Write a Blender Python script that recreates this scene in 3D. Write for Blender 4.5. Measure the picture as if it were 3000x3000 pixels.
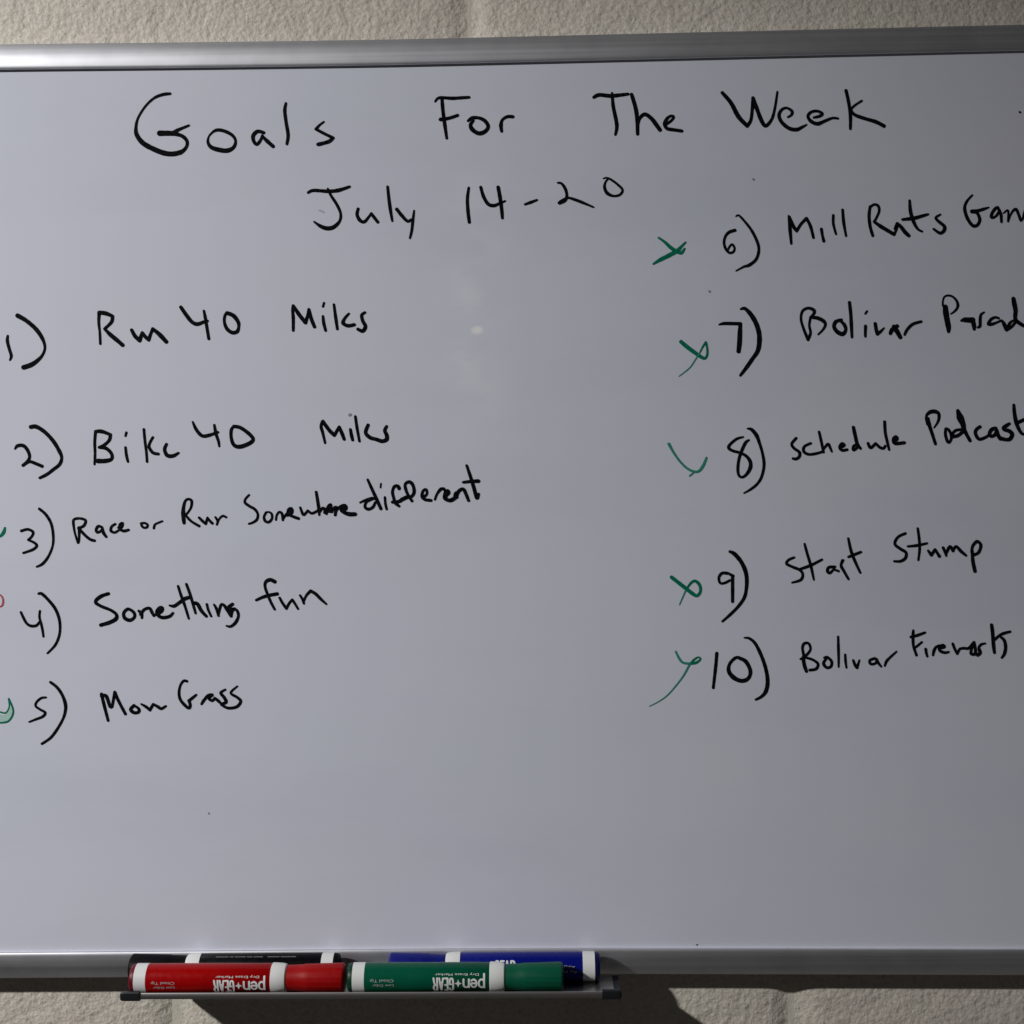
import bpy, bmesh, math, random
from mathutils import Vector, Matrix, noise

for o in list(bpy.data.objects):
    bpy.data.objects.remove(o)
scene = bpy.context.scene
COL = scene.collection
random.seed(7)

# ------------------------------------------------------------------ camera
# board surface = plane y 0 (camera side is -y), x along the board, z up, metres
PX = 0.2195e-3                 # metres per photo pixel on the board
DIST = 0.83
F = DIST / PX
YAW, ROLL = math.radians(1.30), math.radians(-0.70)
base = Matrix(((1, 0, 0), (0, 0, -1), (0, 1, 0)))
ROT = Matrix.Rotation(YAW, 3, 'Z') @ base @ Matrix.Rotation(ROLL, 3, 'Z')
CAM = Vector((DIST * math.tan(YAW), -DIST, 0.0))
cd = bpy.data.cameras.new('camera')
cam = bpy.data.objects.new('camera', cd)
COL.objects.link(cam)
cam.matrix_world = Matrix.Translation(CAM) @ ROT.to_4x4()
cd.sensor_width = 36.0
cd.lens = F / 3000.0 * 36.0
cd.clip_start, cd.clip_end = 0.01, 50
scene.camera = cam

# ------------------------------------------------------------------ light
w = bpy.data.worlds.new('World')
scene.world = w
w.use_nodes = True
bg = w.node_tree.nodes['Background']
bg.inputs[0].default_value = (1.0, 0.95, 0.90, 1)
bg.inputs[1].default_value = 0.030

LAMP = Vector((-2.67, -2.0, 1.63))
ld = bpy.data.lights.new('work_lamp', 'SPOT')
ld.energy = 535
ld.color = (1.0, 0.985, 0.97)
ld.spot_size = math.radians(50)
ld.spot_blend = 1.0
ld.shadow_soft_size = 0.055
lo = bpy.data.objects.new('work_lamp', ld)
COL.objects.link(lo)
lo.location = LAMP
lo.rotation_euler = (Vector((-1.1, 0, 0.15)) - LAMP).to_track_quat('-Z', 'Y').to_euler()
lo['kind'] = 'structure'

scene.view_settings.view_transform = 'Standard'
scene.view_settings.look = 'None'
scene.view_settings.exposure = 0.0
scene.view_settings.gamma = 1.0
scene.render.engine = 'CYCLES'


def W(px, py, d=0.0):
    """photo pixel -> point on the plane d metres in front of the board"""
    r = ROT @ Vector(((px - 1500) / F, -(py - 1500) / F, -1))
    t = (-d - CAM.y) / r.y
    return CAM + r * t


def WX(px, d, py=2850):
    return W(px, py, d).x


# ------------------------------------------------------------------ materials
def mat(name, col, rough=0.5, metal=0.0, spec=0.5, coat=0.0):
    m = bpy.data.materials.new(name)
    m.use_nodes = True
    b = m.node_tree.nodes['Principled BSDF']
    b.inputs['Base Color'].default_value = (*col, 1)
    b.inputs['Roughness'].default_value = rough
    b.inputs['Metallic'].default_value = metal
    b.inputs['Specular IOR Level'].default_value = spec
    b.inputs['Coat Weight'].default_value = coat
    b.inputs['Coat Roughness'].default_value = 0.12
    return m, m.node_tree, b


def nd(t, kind, **kw):
    n = t.nodes.new(kind)
    for k, v in kw.items():
        setattr(n, k, v)
    return n


def tex_noise(t, scale, detail=4, rough=0.55, stretch=None, seed=0.0):
    g = nd(t, 'ShaderNodeNewGeometry')
    mp = nd(t, 'ShaderNodeMapping')
    t.links.new(g.outputs['Position'], mp.inputs[0])
    mp.inputs['Location'].default_value = (seed, seed * 1.7, seed * 0.6)
    if stretch:
        mp.inputs['Scale'].default_value = stretch
    n = nd(t, 'ShaderNodeTexNoise')
    n.inputs['Scale'].default_value = scale
    n.inputs['Detail'].default_value = detail
    n.inputs['Roughness'].default_value = rough
    t.links.new(mp.outputs[0], n.inputs['Vector'])
    return n


def ramp(t, fac, stops):
    r = nd(t, 'ShaderNodeValToRGB')
    e = r.color_ramp.elements
    while len(e) < len(stops):
        e.new(0.5)
    for i, (p, c) in enumerate(stops):
        e[i].position = p
        e[i].color = (*c, 1)
    t.links.new(fac, r.inputs[0])
    return r


def maprange(t, fac, a, b, lo_, hi):
    m = nd(t, 'ShaderNodeMapRange')
    m.inputs[1].default_value = a
    m.inputs[2].default_value = b
    m.inputs[3].default_value = lo_
    m.inputs[4].default_value = hi
    t.links.new(fac, m.inputs[0])
    return m


def bump(t, b, h, dist, strength=1.0, prev=None):
    n = nd(t, 'ShaderNodeBump')
    n.inputs['Strength'].default_value = strength
    n.inputs['Distance'].default_value = dist
    t.links.new(h, n.inputs['Height'])
    if prev:
        t.links.new(prev.outputs[0], n.inputs['Normal'])
    t.links.new(n.outputs[0], b.inputs['Normal'])
    return n


# painted concrete block
M_BLOCK, t, b = mat('painted_block', (0.6, 0.58, 0.5), 0.62, spec=0.35)
n1 = tex_noise(t, 9, 5)
r1 = ramp(t, n1.outputs[0], [(0.3, (0.60, 0.55, 0.485)), (0.5, (0.655, 0.605, 0.53)), (0.72, (0.635, 0.615, 0.52))])
n2 = tex_noise(t, 420, 3, seed=3)
mx = nd(t, 'ShaderNodeMix', data_type='RGBA', blend_type='MULTIPLY')
mx.inputs[0].default_value = 1.0
r2 = ramp(t, n2.outputs[0], [(0.30, (0.80, 0.79, 0.775)), (0.50, (0.98, 0.98, 0.98)), (0.70, (1.05, 1.05, 1.045))])
t.links.new(r1.outputs[0], mx.inputs[6])
t.links.new(r2.outputs[0], mx.inputs[7])
t.links.new(mx.outputs[2], b.inputs['Base Color'])
n3 = tex_noise(t, 280, 4, 0.55, seed=9)
n4 = tex_noise(t, 62, 3, 0.5, seed=5)
h1 = maprange(t, n3.outputs[0], 0.32, 0.72, 0, 1)
p1 = bump(t, b, n4.outputs[0], 0.004, 0.42)
bump(t, b, h1.outputs[0], 0.0010, 0.50, p1)

M_MORTAR, t, b = mat('painted_mortar', (0.62, 0.585, 0.50), 0.65, spec=0.3)
n3 = tex_noise(t, 180, 3, 0.5, seed=2)
bump(t, b, n3.outputs[0], 0.001, 0.7)

# whiteboard surface
M_BOARD, t, b = mat('melamine_board', (0.72, 0.755, 0.83), 0.2, spec=0.5)
n1 = tex_noise(t, 6.5, 4, 0.5, seed=4)
r1 = ramp(t, n1.outputs[0], [(0.32, (0.722, 0.735, 0.838)), (0.5, (0.712, 0.735, 0.840)), (0.66, (0.702, 0.737, 0.840))])
n2 = tex_noise(t, 7, 5, 0.6, stretch=(0.35, 1, 1.6), seed=11)     # wiped-out haze of old ink
r2 = ramp(t, n2.outputs[0], [(0.30, (0.955, 0.955, 0.96)), (0.52, (1, 1, 1))])
mx = nd(t, 'ShaderNodeMix', data_type='RGBA', blend_type='MULTIPLY')
mx.inputs[0].default_value = 1.0
t.links.new(r1.outputs[0], mx.inputs[6])
t.links.new(r2.outputs[0], mx.inputs[7])
t.links.new(mx.outputs[2], b.inputs['Base Color'])
# faint vertical reflection painted into the board colour as a paler streak
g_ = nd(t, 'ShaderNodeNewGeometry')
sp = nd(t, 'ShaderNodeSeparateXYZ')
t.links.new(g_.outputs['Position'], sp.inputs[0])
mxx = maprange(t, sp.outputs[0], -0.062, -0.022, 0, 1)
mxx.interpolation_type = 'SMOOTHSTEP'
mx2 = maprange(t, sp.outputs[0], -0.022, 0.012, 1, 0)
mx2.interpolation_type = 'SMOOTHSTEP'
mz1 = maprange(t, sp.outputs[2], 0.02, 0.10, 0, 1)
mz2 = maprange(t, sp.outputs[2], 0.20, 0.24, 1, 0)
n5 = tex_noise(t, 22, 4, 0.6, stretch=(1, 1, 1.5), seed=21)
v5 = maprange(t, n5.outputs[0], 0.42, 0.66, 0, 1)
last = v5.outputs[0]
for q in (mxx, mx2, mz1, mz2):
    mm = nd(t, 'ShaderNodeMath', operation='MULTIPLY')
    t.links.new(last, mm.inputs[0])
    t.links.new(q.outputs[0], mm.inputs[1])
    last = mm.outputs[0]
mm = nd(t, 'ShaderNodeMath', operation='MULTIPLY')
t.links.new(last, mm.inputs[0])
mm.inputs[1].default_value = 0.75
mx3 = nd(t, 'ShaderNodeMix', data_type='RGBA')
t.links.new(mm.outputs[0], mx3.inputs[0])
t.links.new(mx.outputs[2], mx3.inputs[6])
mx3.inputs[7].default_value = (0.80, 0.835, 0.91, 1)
GLINT = W(1398, 967)                   # small specular glint, painted as a soft pale spot
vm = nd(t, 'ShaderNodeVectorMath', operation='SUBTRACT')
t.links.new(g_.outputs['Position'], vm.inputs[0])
vm.inputs[1].default_value = GLINT
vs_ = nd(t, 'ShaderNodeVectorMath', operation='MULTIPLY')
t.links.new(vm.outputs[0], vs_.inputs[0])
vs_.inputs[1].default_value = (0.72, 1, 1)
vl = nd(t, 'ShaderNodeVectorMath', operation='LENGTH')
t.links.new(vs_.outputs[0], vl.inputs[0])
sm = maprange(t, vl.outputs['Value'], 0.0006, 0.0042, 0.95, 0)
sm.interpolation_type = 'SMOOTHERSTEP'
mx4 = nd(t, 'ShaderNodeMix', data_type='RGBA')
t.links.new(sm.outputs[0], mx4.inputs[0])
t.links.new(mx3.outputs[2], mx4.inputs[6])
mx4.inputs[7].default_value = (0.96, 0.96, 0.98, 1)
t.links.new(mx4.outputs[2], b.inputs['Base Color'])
rr = maprange(t, n2.outputs[0], 0.3, 0.7, 0.26, 0.17)
t.links.new(rr.outputs[0], b.inputs['Roughness'])
n3 = tex_noise(t, 14, 2, 0.4, seed=8)
bump(t, b, n3.outputs[0], 0.0006, 0.3)

# anodised aluminium
M_ALU, t, b = mat('anodised_aluminium', (0.62, 0.63, 0.66), 0.34, 1.0)
n1 = tex_noise(t, 60, 4, 0.6, stretch=(0.04, 1, 6))
rr = maprange(t, n1.outputs[0], 0.3, 0.7, 0.46, 0.53)
t.links.new(rr.outputs[0], b.inputs['Roughness'])
n2 = tex_noise(t, 30, 4, 0.6, seed=6)
r2 = ramp(t, n2.outputs[0], [(0.3, (0.66, 0.67, 0.71)), (0.55, (0.75, 0.76, 0.80))])
t.links.new(r2.outputs[0], b.inputs['Base Color'])
bump(t, b, n1.outputs[0], 0.0002, 0.15)

M_TRAY, t, b = mat('tray_aluminium', (0.60, 0.59, 0.59), 0.36, 1.0)
M_CAPBLK, t, b = mat('black_plastic', (0.012, 0.014, 0.017), 0.42)
M_BACK, t, b = mat('board_backing', (0.20, 0.15, 0.10), 0.8)


def ink(name, c1, c2, rough=0.38):
    m, t, b = mat(name, c1, rough, spec=0.04)
    n = tex_noise(t, 500, 3, 0.6)
    r = ramp(t, n.outputs[0], [(0.35, c1), (0.75, c2)])
    t.links.new(r.outputs[0], b.inputs['Base Color'])
    return m


INK = {
    'k': ink('black_ink', (0.0015, 0.0015, 0.0025), (0.012, 0.012, 0.017)),
    'g': ink('green_ink', (0.002, 0.15, 0.082), (0.006, 0.21, 0.125)),
    'p': ink('pale_green_ink', (0.40, 0.60, 0.56), (0.48, 0.64, 0.61)),
    'q': ink('thin_green_ink', (0.02, 0.23, 0.16), (0.06, 0.31, 0.23)),
    'r': ink('faint_red_ink', (0.42, 0.07, 0.07), (0.52, 0.14, 0.13)),
    's': ink('grey_speck', (0.24, 0.24, 0.26), (0.34, 0.34, 0.36)),
    'h': ink('erased_ink_haze', (0.44, 0.45, 0.50), (0.55, 0.57, 0.62)),
    'w': ink('painted_glint', (0.84, 0.86, 0.92), (0.95, 0.96, 0.98)),  # pale tone for a painted highlight, not used by any stroke
}


# ------------------------------------------------------------------ mesh helpers
def obj(name, verts, faces, m, parent=None, smooth=False, label=None):
    me = bpy.data.meshes.new(name)
    me.from_pydata([tuple(v) for v in verts], [], faces)
    me.validate()
    bm = bmesh.new()
    bm.from_mesh(me)
    bmesh.ops.recalc_face_normals(bm, faces=bm.faces)
    bm.to_mesh(me)
    bm.free()
    if m:
        me.materials.append(m)
    if smooth:
        me.polygons.foreach_set('use_smooth', [True] * len(me.polygons))
        me.set_sharp_from_angle(angle=math.radians(38))
    o = bpy.data.objects.new(name, me)
    COL.objects.link(o)
    if parent:
        o.parent = parent
        o.matrix_parent_inverse = Matrix.Identity(4)
    if label:
        o['label'] = label
    return o


def empty(name, loc, label, cat, group=None):
    o = bpy.data.objects.new(name, None)
    COL.objects.link(o)
    o.location = loc
    o.empty_display_size = 0.02
    o['label'] = label
    o['category'] = cat
    if group:
        o['group'] = group
    return o


def sweep(path, prof, closed=True):
    """prof: list of (d, z) ; path: list of (x, z0). loft along x, caps at the ends"""
    vs, fs = [], []
    n = len(prof)
    for (x, z0) in path:
        for (d, z) in prof:
            vs.append((x, -d, z0 + z))
    for i in range(len(path) - 1):
        for j in range(n if closed else n - 1):
            k = (j + 1) % n
            fs.append((i * n + j, i * n + k, (i + 1) * n + k, (i + 1) * n + j))
    fs.append(tuple(range(n)))
    fs.append(tuple(range((len(path) - 1) * n, len(path) * n)))
    return vs, fs


def beveled_box(x0, x1, y0, y1, z0, z1, bev, seg=3):
    bm = bmesh.new()
    bmesh.ops.create_cube(bm, size=1)
    for v in bm.verts:
        v.co = Vector(((x0 + x1) / 2 + v.co.x * (x1 - x0), (y0 + y1) / 2 + v.co.y * (y1 - y0),
                       (z0 + z1) / 2 + v.co.z * (z1 - z0)))
    bmesh.ops.bevel(bm, geom=bm.edges[:], offset=bev, segments=seg, affect='EDGES', profile=0.5)
    bm.verts.ensure_lookup_table()
    vs = [v.co.copy() for v in bm.verts]
    fs = [tuple(v.index for v in f.verts) for f in bm.faces]
    bm.free()
    return vs, fs


# ------------------------------------------------------------------ block wall
WALL_D = -0.017                      # wall face, behind the board
BW, BH, JT = 0.4064, 0.2032, 0.010
vs, fs = beveled_box(-1.55, 1.55, 0.0222, 0.14, -1.22, 1.22, 0.001, 1)
wall = obj('wall', vs, fs, M_MORTAR)
wall['kind'] = 'structure'
wall['label'] = 'beige painted concrete block wall behind the whiteboard'
rings = [(0.0, 0.050), (0.0, 0.0054), (0.0025, 0.0047), (0.0060, 0.0030), (0.0100, 0.0012), (0.0150, 0.0003), (0.0210, 0.0)]
hx, hz = BW / 2 - 0.0006, BH / 2 - 0.0006
vs, fs = [], []
for ins, dep in rings:
    vs += [(-hx + ins, dep - 0.040, -hz + ins), (hx - ins, dep - 0.040, -hz + ins), (hx - ins, dep - 0.040, hz - ins), (-hx + ins, dep - 0.040, hz - ins)]
for i in range(len(rings) - 1):
    for j in range(4):
        k = (j + 1) % 4
        fs.append((4 * i + j, 4 * i + k, 4 * i + 4 + k, 4 * i + 4 + j))
fs += [(0, 1, 2, 3), tuple(4 * (len(rings) - 1) + j for j in range(4))]
block_mesh = None
for row in range(-6, 6):
    # courses centred at +-0.305 show above and below the board
    zc = (row + 0.5) * BH
    x_off = -0.0253 if row % 2 else -0.2273
    for c in range(-4, 5):
        xc = x_off + BW / 2 + c * BW
        if abs(xc) > 1.4:
            continue
        y = -WALL_D + 0.040 + random.uniform(-0.0004, 0.0006)
        if block_mesh is None:
            o = obj('concrete_block', vs, fs, M_BLOCK, wall, True)
            block_mesh = o.data
        else:
            o = bpy.data.objects.new('concrete_block', block_mesh)
            COL.objects.link(o)
            o.parent = wall
        o.location = (xc, y, zc)
        o.rotation_euler = (0, random.uniform(-0.002, 0.002), 0)

# ------------------------------------------------------------------ whiteboard
XL, XR = -0.468, 0.462               # outer ends of the board
RW = 0.0178                          # rail width
TOP = [(0, 205.7), (500, 201.3), (1150, 192.8), (1650, 181), (2250, 167), (3000, 149.5)]
BOT = [(0, 2789), (500, 2785), (1000, 2780), (1400, 2776.5), (1700, 2776), (2350, 2777), (3000, 2779)]


def path(pts, xl, xr):
    p = [W(x, y, 0) for x, y in pts]
    return [(xl, p[0].z)] + [(q.x, q.z) for q in p] + [(xr, p[-1].z)]


def densify(p, n=40):
    out = []
    x0, x1 = p[0][0], p[-1][0]
    for i in range(n + 1):
        x = x0 + (x1 - x0) * i / n
        for (a, za), (b_, zb) in zip(p, p[1:]):
            if a <= x <= b_ + 1e-9:
                break
        out.append((x, za + (zb - za) * (x - a) / max(b_ - a, 1e-9)))
    for _ in range(3):
        out = [out[0]] + [(out[i][0], (out[i - 1][1] + 2 * out[i][1] + out[i + 1][1]) / 4)
                          for i in range(1, len(out) - 1)] + [out[-1]]
    return out


top_path = densify(path(TOP, XL, XR))
bot_path = densify(path(BOT, XL, XR))
ztop = sum(p[1] for p in top_path) / len(top_path)
zbot = sum(p[1] for p in bot_path) / len(bot_path)

board = empty('whiteboard', (0, 0.014, zbot - RW),
              'large dry erase whiteboard in an aluminium frame with a handwritten list of weekly goals', 'whiteboard')
BO = board.location.copy()


def bpart(name, vs, fs, m, parent=board, smooth=False, label=None):
    off = BO if parent is board else Vector((0, 0, 0))
    if parent is not board:
        off = BO
    return obj(name, [Vector(v) - off for v in vs], fs, m, parent, smooth, label)


def rail_profile(sign):
    p = [(-0.010, -0.004), (-0.0074, -0.0040), (-0.0074, 0.0), (0.0016, 0.0), (0.0021, 0.00012), (0.0024, 0.0005)]
    for i in range(1, 13):
        z = 0.0005 + (RW - 0.0009) * i / 12
        p.append((0.0024 + 0.11 * (z - 0.0005) - 20.0 * (z - 0.0005) ** 2, z))
    d = p[-1][0]
    p += [(d - 0.0010, RW), (-0.0135, RW), (-0.0135, RW - 0.002), (-0.010, RW - 0.002)]
    return [(a, sign * z) for a, z in p]


vs, fs = sweep(top_path, rail_profile(1))
bpart('frame_rail', vs, fs, M_ALU, smooth=True, label='top aluminium frame rail with a bright sheen')
vs, fs = sweep(bot_path, rail_profile(-1))
bpart('frame_rail', vs, fs, M_ALU, smooth=True, label='bottom aluminium frame rail with the marker tray')
for sx in (-1, 1):
    xin = XL + RW if sx < 0 else XR - RW
    pr = rail_profile(1)
    za, zb = bot_path[0][1] + 0.0002, top_path[0][1] - 0.0002
    if sx > 0:
        za, zb = bot_path[-1][1] + 0.0002, top_path[-1][1] - 0.0002
    vs, fs = [], []
    n = len(pr)
    for z in (za, zb):
        vs += [(xin + sx * q, -d, z) for d, q in pr]
    for j in range(n):
        k = (j + 1) % n
        fs.append((j, k, n + k, n + j))
    fs += [tuple(range(n)), tuple(range(n, 2 * n))]
    bpart('frame_rail', vs, fs, M_ALU, smooth=True)

# writing surface: thin sheet behind the rails' inner lip
vs, fs = [], []
NXS = 40
for i, (x, z) in enumerate(zip([p[0] for p in bot_path], range(len(bot_path)))):
    xx = min(max(x, XL + RW - 0.003), XR - RW + 0.003)
    zb_, zt_ = bot_path[i][1] - 0.003, top_path[i][1] + 0.003
    vs += [(xx, 0, zb_), (xx, 0, zt_), (xx, 0.006, zt_), (xx, 0.006, zb_)]
n = len(bot_path)
for i in range(n - 1):
    for j in range(4):
        k = (j + 1) % 4
        fs.append((4 * i + j, 4 * i + k, 4 * i + 4 + k, 4 * i + 4 + j))
fs += [(0, 1, 2, 3), tuple(4 * (n - 1) + j for j in range(4))]
# rails start 0.4 mm behind the surface: move the sheet just behind the inner lip
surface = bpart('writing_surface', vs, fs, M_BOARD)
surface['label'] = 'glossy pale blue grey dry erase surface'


# ------------------------------------------------------------------ handwriting
def catmull(pts, step):
    out = []
    n = len(pts)
    if n == 1:
        return pts
    for i in range(n - 1):
        p0, p1, p2, p3 = pts[max(i - 1, 0)], pts[i], pts[i + 1], pts[min(i + 2, n - 1)]
        L = math.hypot(p2[0] - p1[0], p2[1] - p1[1])
        m_ = max(2, int(L / step))
        for k in range(m_):
            u = k / m_
            r = []
            for a in range(3):
                c0, c1, c2, c3 = p0[a], p1[a], p2[a], p3[a]
                if a == 2:
                    r.append(c1 + (c2 - c1) * u)
                else:
                    r.append(0.5 * (2 * c1 + (c2 - c0) * u + (2 * c0 - 5 * c1 + 4 * c2 - c3) * u * u
                                    + (3 * c1 - c0 - 3 * c2 + c3) * u ** 3))
            out.append(tuple(r))
    out.append(pts[-1])
    return out


def parse(s, wdef):
    """'x,y[,w] ...' strokes parted by ';', '!' marks a sharp corner"""
    res = []
    for st in s.split(';'):
        cur, wlast = [], wdef
        for tok in st.split():
            corner = tok.endswith('!')
            v = [float(a) for a in tok.rstrip('!').split(',')]
            if len(v) > 2:
                wlast = v[2]
            p = (v[0], v[1], wlast)
            cur.append(p)
            if corner:
                res.append(cur)
                cur = [p]
        if cur:
            res.append(cur)
    return res


def ribbon(points, step, wobble=0.0, seed=0.0):
    """closed outline pieces of one pen stroke in 2-D: returns verts (x, y, order) and faces"""
    pts = catmull(points, step)
    vs, fs = [], []
    n = len(pts)
    if n == 1:
        pts = [pts[0], (pts[0][0] + 0.5, pts[0][1], pts[0][2])]
        n = 2
    L, Rr = [], []
    for i, p in enumerate(pts):
        a, c = pts[max(i - 1, 0)], pts[min(i + 1, n - 1)]
        dx, dy = c[0] - a[0], c[1] - a[1]
        l = math.hypot(dx, dy) or 1
        nx, ny = -dy / l, dx / l
        h = p[2] / 2
        if wobble:
            h *= 1 + wobble * noise.noise(Vector((p[0] * 0.09, p[1] * 0.09, seed)))
        vs.append((p[0] + nx * h, p[1] + ny * h, i))
        vs.append((p[0] - nx * h, p[1] - ny * h, i))
    for i in range(n - 1):
        fs.append((2 * i, 2 * i + 1, 2 * i + 3, 2 * i + 2))
    for e, i in ((0, 0), (1, n - 1)):            # rounded ends
        p = pts[i]
        q = pts[1] if e == 0 else pts[n - 2]
        ang = math.atan2(p[1] - q[1], p[0] - q[0])
        h = p[2] / 2
        K = 16
        b0 = len(vs)
        for k in range(K + 1):
            a = ang - math.pi / 2 + math.pi * k / K
            vs.append((p[0] + math.cos(a) * h, p[1] + math.sin(a) * h, i))
        fs.append(tuple(range(b0, b0 + K + 1)))
    return vs, fs


LIFT = [0.00018]


def write(name, label, colour, crop, text, wdef=24, more=()):
    vs, fs, mi, si = [], [], [], 0
    lift0 = LIFT[0]
    cols = []
    work = [(st, crop, c) for cr, tx, c in [(crop, text, colour)] + list(more) for st, crop in [(q, cr) for q in parse(tx, wdef)]]
    for st, (x0, y0, k), c in work:
        si += 1
        if c not in cols:
            cols.append(c)
        v, f = ribbon([(x0 + a * k, y0 + b_ * k, max(c_ * k, 2.2) * 1.05) for a, b_, c_ in st], 3.0, 0.10, si * 3.1)
        o = len(vs)
        mi += [cols.index(c)] * len(f)
        for (a, b_, i) in v:
            vs.append(W(a, b_, lift0 + si * 0.000012 + i * 1.0e-7))
        fs += [tuple(o + j for j in q) for q in f]
    ob = bpart(name, vs, fs, INK[cols[0]], surface)
    for c in cols[1:]:
        ob.data.materials.append(INK[c])
    if len(cols) > 1:
        ob.data.polygons.foreach_set('material_index', mi)
    ob['label'] = label
    return ob


A = (350, 200, .3623); B = (1200, 200, .4141); C = (2000, 200, .3623); D_ = (850, 480, .3106); E_ = (1300, 480, .3106)
F_ = (1850, 500, .3106); G_ = (2250, 500, .3882); H_ = (0, 850, .3106); I_ = (500, 850, .3106); J_ = (0, 1180, .3106)
K_ = (500, 1180, .3623); L_ = (0, 1400, .3106); M_ = (500, 1330, .2588); N_ = (950, 1330, .2588); O_ = (0, 1650, .2588)
P_ = (450, 1650, .2847); Q_ = (0, 1950, .3882); R_ = (1950, 850, .2588); S_ = (2300, 830, .3623); T_ = (1900, 1200, .2588)
U_ = (2280, 1170, .3727); U2 = (2680, 1160, .1656); V_ = (1900, 1550, .2588); W_ = (2250, 1530, .3623)
X_ = (1850, 1800, .2588); Y_ = (2300, 1800, .3623); Y2 = (2640, 1800, .1863); G2 = (2840, 520, .1035); S2 = (2760, 840, .1242)

HW, NUM, CHK = 'handwritten_word', 'handwritten_number', 'check_mark'


def lab(s):
    return "handwritten black word '%s'" % s


# title
write(HW, lab('Goals'), 'k', A, "408,205,22 350,212,26 280,240,20 210,305,18 150,400,18 132,480,24 140,540,34 190,605,40 280,655,40 360,685,42 430,692,40 500,675,34 540,635,24 545,590,26 510,550,30 450,530,34 400,525,40 325,525,44 ; 325,525,44 420,522,30 480,495,26 560,462,18 ; 730,540,12 760,510,20 800,498,28 860,512,28 915,545,26 938,590,20 920,640,28 870,665,36 810,660,36 745,640,34 715,600,22 722,550,14 760,505,14 ; 1165,520,26 1115,510,28 1080,545,28 1085,590,28 1110,615,26 1140,580,22 1155,545,22 ; 1155,550,22 1195,590,32 1240,630,30 ; 1345,282,18 1335,340,26 1345,430,26 1362,540,26 1352,612,20 ; 1652,432,14 1615,460,18 1588,492,24! 1650,525,24 1725,562,26! 1690,592,28 1605,615,28")
write(HW, lab('For'), 'k', B, "180,235,14 210,208,20 300,212,24 370,208,22 420,205,20 ; 228,215,22 235,300,24 248,400,24 262,495,18 ; 218,362,26 280,352,24 340,332,20 ; 412,372,16 440,352,24 485,350,22 530,370,28 555,410,24 535,445,28 490,460,28 445,435,30 430,400,24 450,370,18 ; 650,445,20 645,405,26 655,365,18 690,342,22 730,342,22")
write(HW, lab('The'), 'k', B, "1303,205,22 1340,188,26 1420,195,28 1480,190,26 1545,182,20 ; 1432,175,16 1440,270,24 1465,400,26 1455,470,16 ; 1570,185,24 1600,290,28 1610,380,26 1612,465,22 ; 1612,400,22 1630,350,20 1665,325,26 1710,355,28 1745,400,30 1770,435,28 ; 1815,395,18 1850,370,18 1868,345,18 1855,335,16 1825,350,20 1805,390,26 1820,425,26 1870,435,24 1925,443,22")
write(HW, lab('Week'), 'k', C, "320,198,28 390,280,34 450,390,36 520,465,32! 550,420,24 562,330,24 568,240,28! 600,330,32 640,430,32 672,465,28 720,410,24 745,320,20 765,190,16 ; 850,395,16 880,375,22 882,345,24 840,320,20 800,335,22 778,380,26 800,435,28 860,485,32 920,495,30 960,478,24 1002,455,12 ; 1060,398,18 1110,385,24 1128,365,24 1085,345,22 1035,355,24 1012,390,24 1040,430,30 1090,448,30 1150,425,24 1210,402,20 1255,405,18 ; 1320,180,26 1340,270,26 1355,380,26 1355,488,22 ; 1448,262,16 1390,300,18 1362,335,20 1390,375,28 1470,405,28 1560,432,30 1625,465,32")
write(HW, lab('July'), 'k', D_, "170,270,26 220,250,30 350,258,32 450,250,36 560,215,24 ; 355,235,20 385,300,26 440,385,28 475,470,24 465,540,26 410,595,36 350,608,38 290,590,36 225,545,16 ; 640,425,28 630,480,30 660,535,34 700,545,30 740,500,22 765,468,26! 795,510,30 825,548,30 ; 918,215,24 930,330,28 945,440,28 962,538,20 ; 1005,428,32 1050,485,32 1105,540,30 1140,525,22 ; 1168,440,16 1155,540,26 1145,630,24 1128,700,18")
write(NUM, "handwritten black dates '14-20'", 'k', E_, "235,225,22 222,330,30 228,450,32 240,550,30 ; 348,220,28 375,310,32 420,380,32 475,393,32 520,375,24 578,350,18 ; 512,220,32 530,320,34 545,430,32 552,510,26 ; 765,382,20 820,362,28 878,340,20 ; 1075,178,18 1110,185,24 1145,235,28 1160,300,26 1140,345,30 1090,368,32! 1110,345,20 1170,320,22 1230,335,28 1310,365,28 1412,408,16 ; 1505,138,12 1535,130,16 1580,150,22 1640,195,24 1685,245,22 1660,290,22 1600,302,22 1540,275,34 1515,220,26 1525,170,18 1550,140,16")
# right column
write(CHK, 'green cross beside item 6', 'g', F_, "255,632,18 310,670,26 370,725,34 430,765,36 ; 205,880,16 270,840,34 340,805,38 430,755,38 470,715,24 510,675,16 ; 430,760,40 470,775,30 500,735,18")
write(NUM, 'handwritten black 6 with bracket', 'k', F_, "975,562,30 920,580,30 885,620,24 872,680,24 890,740,26 925,775,24 960,765,24 972,730,22 950,695,22 925,715,20 910,745,18 ; 985,430,14 1010,420,20 1060,470,22 1130,560,26 1185,670,28 1200,750,26 1175,835,28 1110,890,30 1060,905,22 985,945,12")
write(HW, lab('Mill'), 'k', G_, "155,340,14 165,440,26 175,550,18 ; 160,350,24 185,410,28 215,455,22! 250,400,22 290,360,24! 320,420,24 342,505,20 ; 402,440,22 410,490,20 420,530,24 ; 492,335,18 492,400,20 512,478,16 ; 562,295,20 570,390,22 588,492,16")
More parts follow.
